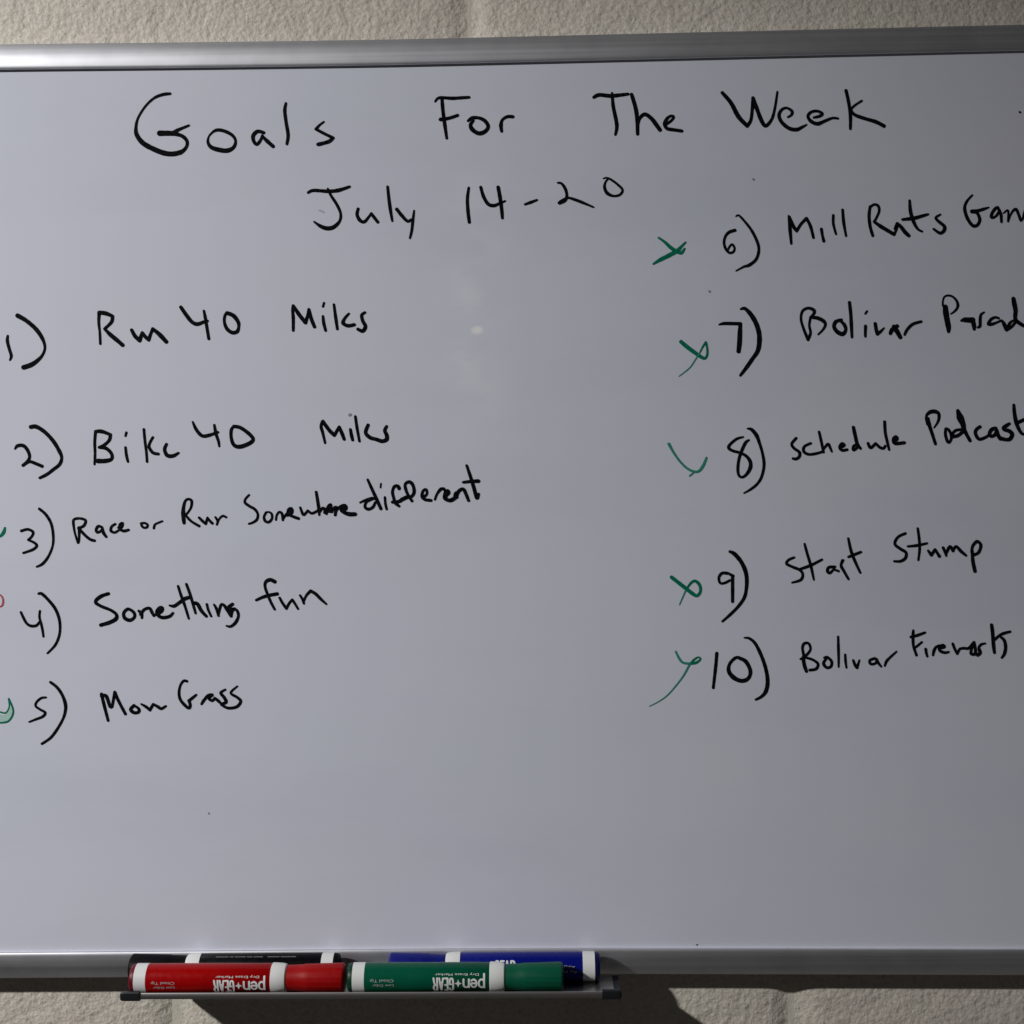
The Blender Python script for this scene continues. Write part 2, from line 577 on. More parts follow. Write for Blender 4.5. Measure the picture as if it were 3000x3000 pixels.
write(HW, lab('Rats'), 'k', G_, "770,270,20 762,340,24 770,420,24 790,490,22 ; 770,275,18 800,255,20 830,265,22 838,305,20 815,360,18 800,385,20! 850,420,30 900,450,30 950,480,26 ; 950,480,24 975,430,14 975,395,18! 1000,420,28 1035,465,30 1062,490,26 ; 955,440,16 970,400,18 ; 1068,225,18 1075,310,26 1100,390,26 1130,440,20 1162,458,16 ; 1015,368,20 1100,358,28 1160,342,24 1208,328,16 ; 1300,330,14 1265,355,20 1290,385,24 1330,420,26 1325,455,26 1295,470,24 1250,440,18")
write(HW, lab('Game'), 'k', G2, "200,-70,55 60,60,70 -60,190,75 -118,360,95 -60,620,100 60,830,100 120,1350,0 ; 80,500,55 -50,640,70 -130,800,85 -125,960,95 -60,1150,95 40,1310,95 130,1375,95 230,1340,90 290,1220,90 270,1100,90 200,990,90 70,960,110 ; 70,960,110 220,945,95 380,900,90 545,845,45 ; 800,850,90 740,870,90 650,990,80 615,1110,90 660,1140,70 760,1080,70 830,970,70 ; 830,900,80 890,1050,90 905,1255,70 ; 960,1010,40 1080,920,60 1100,1010,60 1095,1240,60 ; 1095,1230,60 1150,1080,50 1240,930,70 1320,900,90 1380,1020,80 1450,1215,70! 1510,1160,60 1560,1000,80 1620,900,90 1700,1000,80 1770,1180,70 ; 1860,1080,60 1980,1030,60 2000,950,60 1920,930,60 1850,1040,70 1880,1150,70 2000,1170,60".split(' ; ', 1)[1])
write(CHK, 'green looped cross beside item 7', 'g', R_, "175,585,44 240,640,46 320,700,44 400,755,40 445,770,30 470,730,24 470,660,24 455,590,26! 420,640,20 385,710,16", more=[(R_, "388,705,16 340,780,14 270,880,14 150,975,9", 'q')])
write(NUM, 'handwritten black 7 with bracket', 'k', R_, "605,390,18 660,377,36 760,378,38 845,380,40! 840,480,50 835,600,52 825,690,50 ; 850,215,22 895,207,40 960,270,50 1020,370,52 1055,480,52 1060,590,52 1040,690,48 980,780,42 910,880,42 845,965,28")
write(HW, "handwritten black word 'Bolivar' before the parade", 'k', S_, "185,455,26 150,370,22 128,290,20 140,225,22 185,200,24 230,215,28 235,240,24 205,275,18! 195,340,20 205,400,22 185,455,24 ; 205,275,22 260,280,30 310,305,30 325,335,22 305,375,18 268,412,16 ; 455,295,24 410,310,30 395,350,28 420,390,34 465,410,34 490,375,26 475,330,28 435,295,20 ; 520,155,26 530,250,26 535,340,26 540,435,20 ; 650,345,24 648,390,24 648,430,18 ; 662,225,16 648,245,16 ; 728,325,26 735,370,28 745,410,26! 770,390,22 800,360,12 ; 905,345,30 865,375,34 850,405,26 ; 880,350,34 905,390,36 930,435,32 ; 965,415,18 985,375,22 1030,330,24 1100,308,20")
write(HW, lab('Parade'), 'k', S2, "20,450,50 15,350,40 50,240,44 140,205,50 250,235,54 340,330,60 370,430,70 350,510,60 280,590,50 205,640,36 ; 75,480,120 85,600,130 115,780,130 150,960,120 150,1060,70 ; 450,800,50 530,780,110 640,785,120 720,780,120 ; 720,800,100 750,920,100 755,1000,70 ; 840,960,50 890,930,70 895,820,70 900,720,70 920,650,60 990,600,40 ; 1330,740,60 1250,720,60 1150,770,70 1090,880,80 1180,880,70 1290,840,50 1400,790,50! 1450,860,90 1510,1000,90 ; 1520,1010,80 1600,850,60 1680,790,40 ; 1520,1020,70 1640,940,60 1720,840,60 ; 1680,280,90 1700,400,110 1730,560,100 1720,700,90 1740,790,90 1840,870,90 1930,920,80 2010,950,70 ; 2080,900,60 2200,860,60 2210,780,60 2120,780,60 2070,880,70 2120,970,70 2240,980,60")
write(CHK, 'green check mark beside item 8', 'q', T_, "230,390,34 280,480,26 350,580,24 430,660,26 510,700,28 570,695,28 620,630,32 655,545,24 ; 520,705,20 465,750,18")
write(NUM, 'handwritten black 8 with bracket', 'k', T_, "1070,310,22 1000,330,30 930,385,34 905,430,36 950,465,32 1040,490,32 1110,530,36 1150,590,40 1150,660,44 1110,730,34 1060,765,30 1020,740,30 1010,660,32 1025,550,34 1060,450,36 1100,370,36 1135,345,24 ; 1120,215,20 1165,225,40 1220,290,46 1255,380,34 1285,480,30 1305,590,34 1300,680,32 1270,780,32 1220,850,30 1150,905,28 1080,945,18")
write(HW, lab('Schedule'), 'k', U_, "140,305,22 105,350,22 125,385,24 165,415,24 165,450,24 140,468,24 115,465,20 ; 255,345,20 205,370,22 200,410,24 240,432,22 300,425,22 350,410,20 ; 320,255,20 335,320,22 355,415,20 ; 355,390,18 390,350,22 405,375,22 420,410,16 ; 490,380,20 520,360,22 500,345,20 482,375,24 500,400,24 540,395,22 ; 590,220,26 605,290,28 620,350,26 645,385,22 ; 620,350,20 590,370,22 590,400,20 625,375,20 ; 705,345,22 725,380,24 765,345,20! 795,375,24 825,385,22 840,365,18 ; 835,175,22 840,260,22 855,330,22 870,395,18 ; 910,335,20 935,310,22 925,290,20 905,310,26 915,345,26 990,340,24")
write(HW, lab('Podcast'), 'k', U2, "230,400,60 250,500,70 300,650,60 365,850,50 ; 195,400,30 215,330,50 280,280,70 360,275,70 420,310,60 425,400,50 395,480,40 340,560,28 ; 190,400,30 220,500,40 ; 545,585,50 540,680,50 570,790,54 600,825,50 640,770,50 640,680,50 590,590,50 550,580,50 ; 660,720,60 760,700,60 850,630,60 ; 650,690,50 720,610,50 850,590,50 ; 760,260,60 800,380,120 850,500,90 870,590,70 920,690,60 975,790,56 ; 1150,545,60 1090,590,60 1070,660,60 1130,760,60 1230,740,50 1310,690,50 ; 1430,570,60 1360,590,70 1320,660,60 1340,710,60 1410,690,60 1450,600,50! 1470,690,70 1510,760,60 ; 1670,490,50 1580,550,70 1570,590,60 1670,620,70 1720,680,70 1680,760,70 1600,770,60 1500,740,70 ; 1750,160,50 1760,300,60 1790,460,70 1840,590,60 1900,670,50 1960,670,40 ; 1790,480,60 1860,450,60 1940,415,60 2020,385,40")
write(CHK, 'green looped cross beside item 9', 'g', V_, "260,545,40 330,600,42 420,670,42 490,725,42 545,755,36 585,710,30 580,640,36 535,590,34 490,600,30 440,660,22 415,705,18", more=[(V_, "418,700,17 400,740,16 350,855,13", 'q')])
write(NUM, 'handwritten black 9 with bracket', 'k', V_, "890,500,36 830,500,34 795,550,30 810,610,30 860,610,30 920,580,28 ; 900,500,30 955,530,36 ; 950,540,36 950,650,38 950,820,34 ; 920,255,32 970,280,46 1040,360,46 1090,460,46 1110,560,44 1105,680,36 1080,780,38 1010,880,34 920,970,34 835,1045,24")
write(HW, lab('Start'), 'k', W_, "210,285,20 165,305,22 150,335,24 200,362,24 255,385,24 280,420,22 265,465,24 195,488,16 ; 295,175,18 315,250,22 345,350,24 370,465,16 ; 255,380,20 340,350,26 435,302,20 ; 540,360,22 490,365,24 480,395,24 500,410,22 530,380,18! 570,395,20 ; 600,305,16 590,350,24 610,390,24 650,460,18 ; 590,340,20 610,305,14 ; 648,130,18 670,230,24 700,310,24 745,408,18 ; 650,280,20 700,260,24 750,240,20")
write(HW, lab('Stump'), 'k', W_, "1110,90,22 1050,120,22 1025,175,24 1070,215,26 1115,245,24 1110,290,26 1070,315,24 1020,315,18 ; 1210,50,20 1222,140,22 1225,220,22 1215,305,18 ; 1130,195,18 1200,188,24 1285,170,18 ; 1295,230,20 1320,265,26! 1350,220,22! 1385,275,26 ; 1415,205,22 1435,250,24 1440,270,18 ; 1440,250,22 1470,195,24 1495,230,26 ; 1495,230,20 1520,195,22 1560,235,28 1600,268,20 ; 1645,240,20 1655,190,22 1690,155,26 1720,185,24 1700,245,24 1655,265,24 ; 1650,230,22 1655,310,28 1672,395,28")
write(CHK, 'green check mark beside item 10', 'g', X_, "640,557,24 720,550,30 770,520,24 780,495,20 750,485,20 700,520,26 660,568,22", more=[(X_, "500,420,20 540,500,26 580,545,26 645,556,26 ; 662,565,22 650,580,22 590,690,18 500,810,16 400,920,14 300,990,12 200,1040,8", 'q')])
write(NUM, 'handwritten black 10 with bracket', 'k', X_, "965,440,36 955,560,36 940,700,34 925,830,32 ; 1210,490,36 1290,530,46 1340,620,42 1340,690,40 1300,740,44 1230,750,48 1150,710,50 1100,640,44 1110,560,34 1170,495,34 1215,485,30 ; 1275,265,16 1330,270,30 1400,330,36 1470,470,38 1520,620,40 1540,760,44 1520,870,44 1470,930,34 1405,965,24")
write(HW, "handwritten black word 'Bolivar' before the fireworks", 'k', Y_, "125,360,18 150,345,22 140,270,22 155,235,24 190,235,22 205,280,20 180,320,22 145,350,24 ; 145,350,28 155,410,30 172,460,26 ; 150,345,20 220,365,22 265,400,24 250,440,24 200,450,24 ; 330,360,20 310,395,24 335,430,24 370,420,22 375,380,22 340,345,22 315,350,16 ; 428,180,18 430,270,22 432,350,20 432,425,14 ; 485,325,18 488,380,20 495,430,16 ; 550,370,18 565,410,24 580,430,24! 600,370,14 ; 725,355,22 685,370,22 690,400,22 730,395,20 740,360,18! 755,395,22 775,420,18 ; 805,415,16 825,370,22 900,300,14")
write(HW, lab('Fireworks'), 'k', Y2, "190,255,40 185,350,50 190,480,44 215,570,44 240,640,44 ; 150,355,40 250,330,50 375,285,36 ; 200,535,34 260,490,40 325,435,34 ; 385,545,44 395,610,44 410,660,36 ; 500,640,36 515,570,50 550,510,40 600,490,40 ; 600,520,60 680,510,50 660,480,40 610,510,60 610,570,50 680,600,44 745,590,36 ; 810,460,40 840,540,44 880,615,44! 920,540,36! 980,530,44 1060,530,44 1130,450,40 ; 1145,435,40 1165,540,44 1160,620,50 1100,620,50 1100,560,40 1140,460,30 ; 1200,640,50 1240,600,60 1220,520,40 1260,470,40 1320,455,30 ; 1420,165,50 1435,280,54 1445,420,54 1455,530,54 1465,600,44 ; 1455,410,40 1530,340,40 1600,300,46 1710,270,40 ; 1560,350,40 1620,410,50 1640,520,50 1620,620,46 1580,680,34")
# left column
write(NUM, 'handwritten black 1 with bracket', 'k', H_, "72,430,20 68,480,30 85,550,28 105,620,28 92,660,16 ; 165,240,42 250,290,40 340,370,38 400,460,34 422,540,22 400,610,24 350,665,36 290,705,42 222,728,44")
write(HW, "handwritten black word 'Run' before 40", 'k', H_, "945,505,24 940,400,22 930,300,26 935,210,34! 1000,220,40 1060,245,30! 1050,300,30 985,365,26! 1040,420,38 1100,470,40 1155,518,36 ; 1240,375,30 1270,430,36 1315,475,36! 1340,400,28! 1370,440,34 1400,468,32! 1420,410,26 1440,365,32! 1500,415,40 1565,485,38")
write(NUM, "handwritten black 40 after 'Run'", 'k', I_, "95,160,32 150,240,36 200,300,36 250,320,36 310,300,30 345,290,26 ; 312,195,22 325,260,30 340,350,28 358,458,28 ; 530,215,34 590,240,40 635,300,34 640,350,26 625,390,34 580,400,34 530,365,34 505,300,26 510,240,26 530,215,30")
write(HW, "handwritten black word 'Miles' in item 1", 'k', I_, "1155,380,26 1155,270,30 1150,190,28 1155,145,26! 1210,230,36 1270,305,36! 1290,240,26 1302,180,26! 1325,270,34 1355,345,32 ; 1435,245,22 1442,310,30 1460,380,26 ; 1445,120,20 1435,155,20 ; 1538,135,22 1552,240,28 1570,365,26 ; 1680,220,18 1640,265,26 1625,310,34 1670,335,34 1730,325,30 ; 1830,210,24 1800,235,28 1810,290,32 1835,340,34 1810,385,34 1765,368,30")
write(NUM, 'handwritten black 2 with bracket', 'k', J_, "140,435,16 165,405,32 220,405,36 260,450,30 278,510,26 255,555,30 215,590,28! 275,555,30 340,575,32 395,598,32 ; 290,228,38 340,225,40 420,275,36 500,360,34 560,460,34 580,520,28 560,580,30 500,630,30 440,675,30 375,708,26")
write(HW, lab('Bike'), 'k', J_, "890,580,20 895,480,24 892,370,26 900,270,28! 960,270,36 1040,300,30! 1030,350,30 985,395,28 935,420,28! 1000,430,34 1050,480,30 1050,530,32 990,548,40 915,548,40 ; 1182,420,22 1190,490,26 1205,555,22 ; 1190,280,22 1182,312,20 ; 1355,250,24 1365,360,24 1378,460,24 1385,555,22 ; 1440,325,22 1410,380,24 1405,420,26 1440,470,30 1490,482,28 ; 1568,390,26 1550,440,30 1575,495,36 1630,500,34 1682,472,20")
write(NUM, "handwritten black 40 after 'Bike'", 'k', K_, "178,155,16 205,215,26 250,265,30 300,265,28 380,238,22 ; 352,180,20 365,250,26 385,310,22 392,352,16 ; 510,190,26 560,200,28 620,240,30 665,290,28 640,325,32 560,355,34 510,340,28 488,280,24 490,215,24 515,188,22")
write(HW, "handwritten black word 'Miles' in item 2", 'k', K_, "1248,325,18 1228,240,24 1215,190,24 1230,150,28! 1280,220,30 1322,262,28! 1362,195,24! 1385,250,28 1402,295,24 ; 1452,215,22 1460,260,26 1470,300,24 ; 1492,110,20 1505,200,22 1525,310,20 ; 1595,180,26 1575,240,28 1610,280,30 1660,295,30 1710,310,30 1745,295,32 1745,260,30 1730,225,28 1745,190,22")
write('ink_speck', 'faint dot over the i of Miles in item 2', 's', K_, "1447,99,22 1453,95,20")
write(CHK, 'small green check mark beside item 3', 'g', L_, "45,472,20 32,515,32 0,548,26 -40,530,26 -90,470,24")
write(NUM, 'handwritten black 3 with bracket', 'k', L_, "200,500,26 260,485,26 310,510,26 300,550,24 265,585,22! 320,610,26 345,640,26 310,675,26 220,708,22 ; 370,292,26 430,345,28 480,430,26 500,540,24 495,640,20 455,740,24 400,810,26 345,838,18")
write(HW, lab('Race'), 'k', L_, "735,610,26 705,520,18 690,420,26 700,390,24 750,382,24 805,400,26 790,450,26 740,475,28! 800,540,26 850,580,28 890,592,26 ; 745,600,16 745,470,30 ; 960,465,24 925,455,26 905,490,26 915,515,24 950,500,24 965,475,20! 975,520,30 1000,555,24 ; 1085,435,22 1050,460,24 1045,500,26 1080,515,24 1115,495,20 ; 1115,470,22 1145,465,24 1155,425,24 1130,440,24 1130,480,26 1165,500,28 1210,490,24")
write(HW, lab('or'), 'k', L_, "1330,430,24 1360,425,22 1390,440,22 1385,465,24 1355,470,22 1335,450,24 1332,430,20 ; 1450,475,22 1460,440,20 1500,420,20 1530,408,18")
write(HW, "handwritten black word 'Run' in item 3", 'k', M_, "150,780,36 140,680,46 145,600,36 165,530,28 200,510,30 235,530,30 230,600,26 195,660,26 165,690,26! 230,760,30 320,815,32 ; 320,720,28 360,760,34 395,790,30! 415,720,24! 440,755,30 470,785,30 ; 505,715,24 530,760,28 520,800,22 ; 525,780,22 555,725,22 590,700,28 625,715,26")
write(HW, lab('Somewhere'), 'k', M_, "885,465,26 845,510,26 840,550,30 890,590,34 950,625,32 985,680,28 975,740,30 930,775,28 885,790,24 ; 1080,660,26 1055,710,28 1070,760,32 1110,770,32 1145,730,28 1140,675,26 1100,655,22 1075,670,20 ; 1190,745,24 1200,690,24 1230,655,28 1260,680,32 1268,750,24 ; 1268,740,24 1300,690,26 1330,650,24 ; 1320,690,40 1370,660,36 1365,615,34 1335,630,40 1335,680,40 1390,710,34 1445,730,34 ; 1465,605,24 1485,660,30 1505,690,30 1550,640,26! 1590,670,30 1630,660,28 1660,640,26 ; 1645,430,30 1660,520,34 1675,620,34 1680,690,22 ; 1680,660,28 1720,610,30 1750,640,40 1760,675,30 ; 1745,660,40 1800,630,34 1810,570,30 1780,600,36 1775,640,34 1820,650,36 ; 1840,625,34 1869,600,36 1860,690,30 ; 1869,640,30 1909,600,30 1969,580,36 1979,620,40 1929,630,40 1959,660,40 2019,680,46 2084,680,44")
write(HW, lab('different'), 'k', N_, "490,290,26 540,400,34 590,510,38 640,620,36 ; 405,550,22 470,520,30 540,500,32 570,510,26 ; 545,510,26 475,545,30 460,600,34 500,625,36 550,600,32 575,550,30 ; 685,490,26 690,560,28 705,625,26 ; 640,335,18 635,380,18 ; 845,390,40 830,360,34 790,370,34 770,430,32 785,500,34 800,550,40 845,590,30 ; 770,545,34 850,535,40 880,510,40 ; 990,530,34 950,470,30 920,400,34 915,340,30 960,315,40 1000,350,36 1015,430,34 985,480,34 930,490,44 870,520,40 ; 1120,490,34 1160,450,28 1150,400,30 1115,420,30 1105,480,34 1140,515,36 1205,525,34 ; 1250,515,24 1275,450,26 1320,395,36 1350,395,30 ; 1350,390,30 1370,430,30 1375,480,36 ; 1370,470,40 1405,440,40 1395,410,30 1370,440,40 1365,500,44 1420,525,44 1475,500,40 ; 1475,500,40 1490,440,40 1500,490,30 ; 1490,480,36 1520,420,36 1570,395,36 1600,450,36 1630,525,34 ; 1610,130,28 1650,250,34 1690,380,38 1725,500,36 1745,450,26 ; 1570,320,26 1650,310,34 1740,305,42")
write(CHK, 'faint red loop beside item 4', 'r', O_, "0,358,16 25,385,18 35,430,20 25,475,20 0,492,16 -30,480,16 -45,430,16 -30,375,16 0,358,16")
write(NUM, 'handwritten black 4 with bracket', 'k', O_, "235,555,26 265,620,30 300,680,30 350,710,34 410,705,32 445,665,26 ; 450,540,24 445,610,26 465,690,28 480,760,28 490,830,24 ; 435,345,26 470,345,34 540,410,34 620,510,34 665,620,32 678,730,28 665,830,28 620,930,28 535,1020,20")
write(HW, lab('Something'), 'k', O_, "1225,345,38 1150,370,40 1090,415,40 1085,450,38 1150,490,36 1250,530,34 1315,580,36 1310,630,44 1240,670,44 1140,700,40 ; 1445,515,30 1400,560,36 1410,620,40 1470,645,40 1520,610,34 1515,560,34 1460,520,36 1420,530,30 ; 1570,540,30 1600,570,40 1605,620,26 ; 1590,580,34 1630,525,32 1690,510,36 1720,560,34 1740,595,30 ; 1770,580,40 1825,545,40 1840,505,30 1810,500,36 1775,550,44 1800,600,40 1850,615,40 1920,600,36 1955,565,30", more=[(P_, "250,235,24 280,330,28 320,440,28 360,570,22 ; 165,435,22 210,440,34 270,400,34 320,365,40 370,350,34 ; 335,215,26 370,310,28 400,410,28 430,515,22 ; 420,410,36 450,420,36 490,490,34 540,545,30 ; 545,420,22 560,480,24 590,545,22 ; 620,425,20 645,470,28 665,540,24 ; 665,520,24 690,430,26 715,425,26 750,470,36 795,545,28 ; 810,420,30 770,455,36 790,480,40 830,470,34 ; 795,540,24 810,480,30 850,480,26 870,540,24 840,610,30 790,650,26 750,645,20", 'k')])
write(HW, lab('fun'), 'k', P_, "1245,190,40 1200,170,40 1155,190,34 1145,240,28 1175,330,28 1210,410,28 1245,475,24 ; 1055,380,26 1120,350,32 1190,330,36 1270,315,36 ; 1295,355,24 1325,410,28 1365,465,30! 1395,410,26 1425,375,26! 1455,420,26 1485,470,22 ; 1505,330,22 1530,370,26 1545,415,22 ; 1540,400,20 1570,330,26 1615,285,32! 1665,315,32 1720,370,30 1775,420,20")
write(CHK, 'green outlined check mark with a pale middle beside item 5', 'p', Q_, "72,300,16 78,345,30 50,392,46 0,392,46 -45,375,46", more=[(Q_, "65,250,13 70,310,12 45,355,12 0,350,12 -50,330,12 ; 65,250,12 95,320,12 95,370,12 60,420,12 0,430,13 -55,415,13", 'g')])
write(NUM, 'handwritten black 5 with bracket', 'k', Q_, "345,240,16 310,245,18 275,275,18 268,305,18 300,330,18 340,355,20 320,385,20 270,405,18 220,425,14 ; 380,125,20 430,165,22 470,225,22 492,290,26 492,340,22 475,400,18 430,480,20 380,545,20 315,590,18")
write(HW, lab('Mow'), 'k', Q_, "765,215,24 785,300,24 815,415,20 ; 765,230,24 800,230,26 830,310,24 845,310,20! 865,200,22! 890,260,22 945,365,22 ; 1010,300,22 985,330,26 1010,355,26 1045,350,24 1045,325,22 1015,305,20 990,315,18 ; 1065,290,14 1100,310,22 1130,335,22! 1155,290,18! 1190,310,24 1215,325,22 1250,305,16")
write(HW, lab('Grass'), 'k', Q_, "1410,118,20 1385,115,20 1360,150,18 1350,210,20 1365,265,22 1420,320,24 1435,300,22 1425,265,22 ; 1425,265,24 1450,245,22 1480,220,16 ; 1520,290,18 1535,265,24 1550,245,16 ; 1535,265,20 1570,225,24 1600,220,22 ; 1600,225,20 1575,245,24 1600,265,20 1620,245,20! 1645,265,24 1660,280,20 ; 1700,180,14 1665,205,22 1690,240,24 1705,275,24 1670,290,22 ; 1790,155,12 1740,205,18 1790,240,22 1815,270,22 1785,310,22 1720,320,22 1670,295,20")
# specks and leftovers of wiped marks
FULL = (0, 0, 1.0)
for lbl, c, tx in (
        ('tiny black speck right of the word Week', 'k', "2987,328,5.5 2989,329,5.5"),
        ('tiny black speck on the lower edge of the board', 'k', "2041,2768,3.6 2043,2768,3.6"),
        ('small grey speck above item 6', 's', "2207,525,6 2208,526,6"),
        ('small grey speck above item 7', 's', "2078,853,6 2079,854,6"),
        ('tiny grey speck on the empty lower board', 's', "611,2382,4 612,2384,4"),
        ('faint leftover tick inside the letter J', 'h', "934,616,4 942,618,6 948,621,4")):
    write('ink_speck', lbl, c, FULL, tx)

# ------------------------------------------------------------------ marker tray
D1, D2, MR = 0.0315, 0.0132, 0.0090        # front row, back row depth; marker radius
HF = W(700, 2865, D1).z                    # axis height of the markers
FLOOR = HF - MR
LIPD = 0.0415
xl, xr = WX(352, LIPD, 2918), WX(1821, LIPD, 2905)
tray = empty('marker_tray', (xl, 0, FLOOR), 'narrow aluminium marker tray with black plastic ends clipped under the board', 'tray')
TO = tray.location.copy()


def tpart(name, vs, fs, m, smooth=False):
    return obj(name, [Vector(v) - TO for v in vs], fs, m, tray, smooth)


# bent sheet: hook behind the rail, floor, front lip
th = 0.0008
prof = [(0.0043, FLOOR - th), (LIPD - 0.0012, FLOOR - th), (LIPD - 0.0004, FLOOR - th + 0.0003), (LIPD, FLOOR - th + 0.0010),
        (LIPD, FLOOR + 0.0030), (LIPD - 0.0003, FLOOR + 0.0034), (LIPD - 0.0009, FLOOR + 0.0034), (LIPD - 0.0012, FLOOR + 0.0030),
        (LIPD - 0.0012, FLOOR + 0.0006), (LIPD - 0.0018, FLOOR), (0.0043, FLOOR)]
CAPW = WX(408, LIPD, 2918) - xl
vs, fs = sweep([(xl + 0.004, 0), (xr - 0.004, 0)], prof)
tpart('tray_channel', vs, fs, M_TRAY, True)
prof = [(-0.0090, FLOOR - 0.0046), (0.0040, FLOOR - 0.0046), (0.0042, FLOOR - th), (0.0036, FLOOR - th), (0.0036, FLOOR - 0.0040), (-0.0090, FLOOR - 0.0040)]
cap_prof = [(0.0046, FLOOR - 0.0016), (LIPD - 0.001, FLOOR - 0.0018), (LIPD + 0.0006, FLOOR - 0.0012), (LIPD + 0.0010, FLOOR + 0.0004),
            (LIPD + 0.0010, FLOOR + 0.0036), (LIPD + 0.0003, FLOOR + 0.0044), (LIPD - 0.0014, FLOOR + 0.0044), (LIPD - 0.0020, FLOOR + 0.0036),
            (LIPD - 0.0022, FLOOR + 0.0010), (LIPD - 0.0036, FLOOR - 0.00010), (0.0046, FLOOR - 0.00010)]
for sx in (-1, 1):
    x0 = xl if sx < 0 else xr
    pts = []
    for f_, sc in ((0.0, 0.62), (0.0004, 0.82), (0.0011, 0.95), (0.0022, 1.0), (CAPW, 1.0)):
        pts.append((x0 - sx * f_, sc))
    vs, fs = [], []
    n = len(cap_prof)
    cx_, cz_ = LIPD - 0.0006, FLOOR + 0.0012
    for (x, sc) in pts:
        for (d, z) in cap_prof:
            if d > 0.03:
                d2, z2 = cx_ + (d - cx_) * sc, cz_ + (z - cz_) * sc
            else:
                d2, z2 = d, z
            vs.append((x, -d2, z2))
    for i in range(len(pts) - 1):
        for j in range(n):
            k = (j + 1) % n
            fs.append((i * n + j, i * n + k, (i + 1) * n + k, (i + 1) * n + j))
    fs += [tuple(range(n)), tuple(range((len(pts) - 1) * n, len(pts) * n))]
    tpart('end_cap', vs, fs, M_CAPBLK, True)

# ------------------------------------------------------------------ markers
M_WHITE, t, b = mat('white_plastic', (0.80, 0.81, 0.81), 0.4)
M_PRINT, t, b = mat('white_print', (0.78, 0.80, 0.80), 0.5)


M_NOTE, t, b = mat('dull_white_print', (0.50, 0.50, 0.50), 0.5)
M_FAINT, t, b = mat('grey_print', (0.30, 0.31, 0.31), 0.5)


def plastic(name, col, rough=0.24):
    m, t, b = mat(name, col, rough, spec=0.3 if max(col) > 0.02 else 0.12)
    if max(col) < 0.02:
        rough += 0.1
    n = tex_noise(t, 220, 3, 0.5)
    rr = maprange(t, n.outputs[0], 0.3, 0.7, rough - 0.05, rough + 0.08)
    t.links.new(rr.outputs[0], b.inputs['Roughness'])
    return m


def lathe(prof, seg=40, flutes=0, fl_from=0.0, fl_amp=0.0):
    """prof: (u, r) along +x; returns verts around the x axis"""
    vs, fs = [], []
    for (u, r) in prof:
        for k in range(seg):
            a = 2 * math.pi * k / seg
            rr = r
            if flutes and u >= fl_from:
                rr = r - fl_amp * (0.5 - 0.5 * math.cos(flutes * a))
            vs.append(Vector((u, rr * math.cos(a), rr * math.sin(a))))
    n = len(prof)
    for i in range(n - 1):
        for k in range(seg):
            l = (k + 1) % seg
            fs.append((i * seg + k, i * seg + l, (i + 1) * seg + l, (i + 1) * seg + k))
    fs += [tuple(range(seg)), tuple(range((n - 1) * seg, n * seg))]
    return vs, fs


# pen strokes of the printed name: u along the reading direction, v up, millimetres
PEN = [("0,-2.6 0,5.6", 1.25), ("0,4.6 1.2,5.5 2.6,5.0 3.3,3.0 2.6,0.9 1.2,0.5 0,1.3", 1.2),
       ("4.8,2.9 7.9,2.9 7.6,4.6 6.4,5.4 5.1,4.7 4.6,3.0 5.1,1.2 6.5,0.5 7.8,1.2", 1.15),
       ("9.3,0.5 9.3,5.5", 1.25), ("9.3,3.9 10.2,5.2 11.6,5.3 12.5,4.2 12.6,2.6 12.6,0.5", 1.2)]
GEAR = [("2.35,7.6 1.9,9.0 1.1,9.3 0.4,8.6 0.2,6.0 0.2,3.2 0.5,1.1 1.2,0.5 2.0,1.0 2.3,2.6 2.3,4.4! 1.4,4.4", 1.15),
        ("5.4,9.2 3.6,9.2! 3.6,0.5! 5.4,0.5 ; 3.6,4.9 5.1,4.9", 1.2),
        ("6.4,0.4 7.5,9.2! 8.7,0.4 ; 6.9,3.2 8.2,3.2", 1.1),
        ("10.0,0.4 10.0,9.2! 11.6,9.0 12.1,7.6 12.0,6.0 11.3,5.0 10.0,4.8 ; 11.2,4.9 11.8,3.2 12.2,0.4", 1.2)]


def small_text(body, width, height):
    """flat glyph outlines of a line of small print, fitted to width x height (mm)"""
    cu = bpy.data.curves.new('print', 'FONT')
    cu.body = body
    cu.resolution_u = 2
    to = bpy.data.objects.new('print', cu)
    COL.objects.link(to)
    dg = bpy.context.evaluated_depsgraph_get()
    me = to.evaluated_get(dg).to_mesh()
    vs = [v.co.copy() for v in me.vertices]
    fs = [tuple(p.vertices) for p in me.polygons]
    to.evaluated_get(dg).to_mesh_clear()
    bpy.data.objects.remove(to)
    bpy.data.curves.remove(cu)
    x0, x1 = min(v.x for v in vs), max(v.x for v in vs)
    y1 = max(v.y for v in vs)
    return [((v.x - x0) / (x1 - x0) * width, v.y / y1 * height) for v in vs], fs


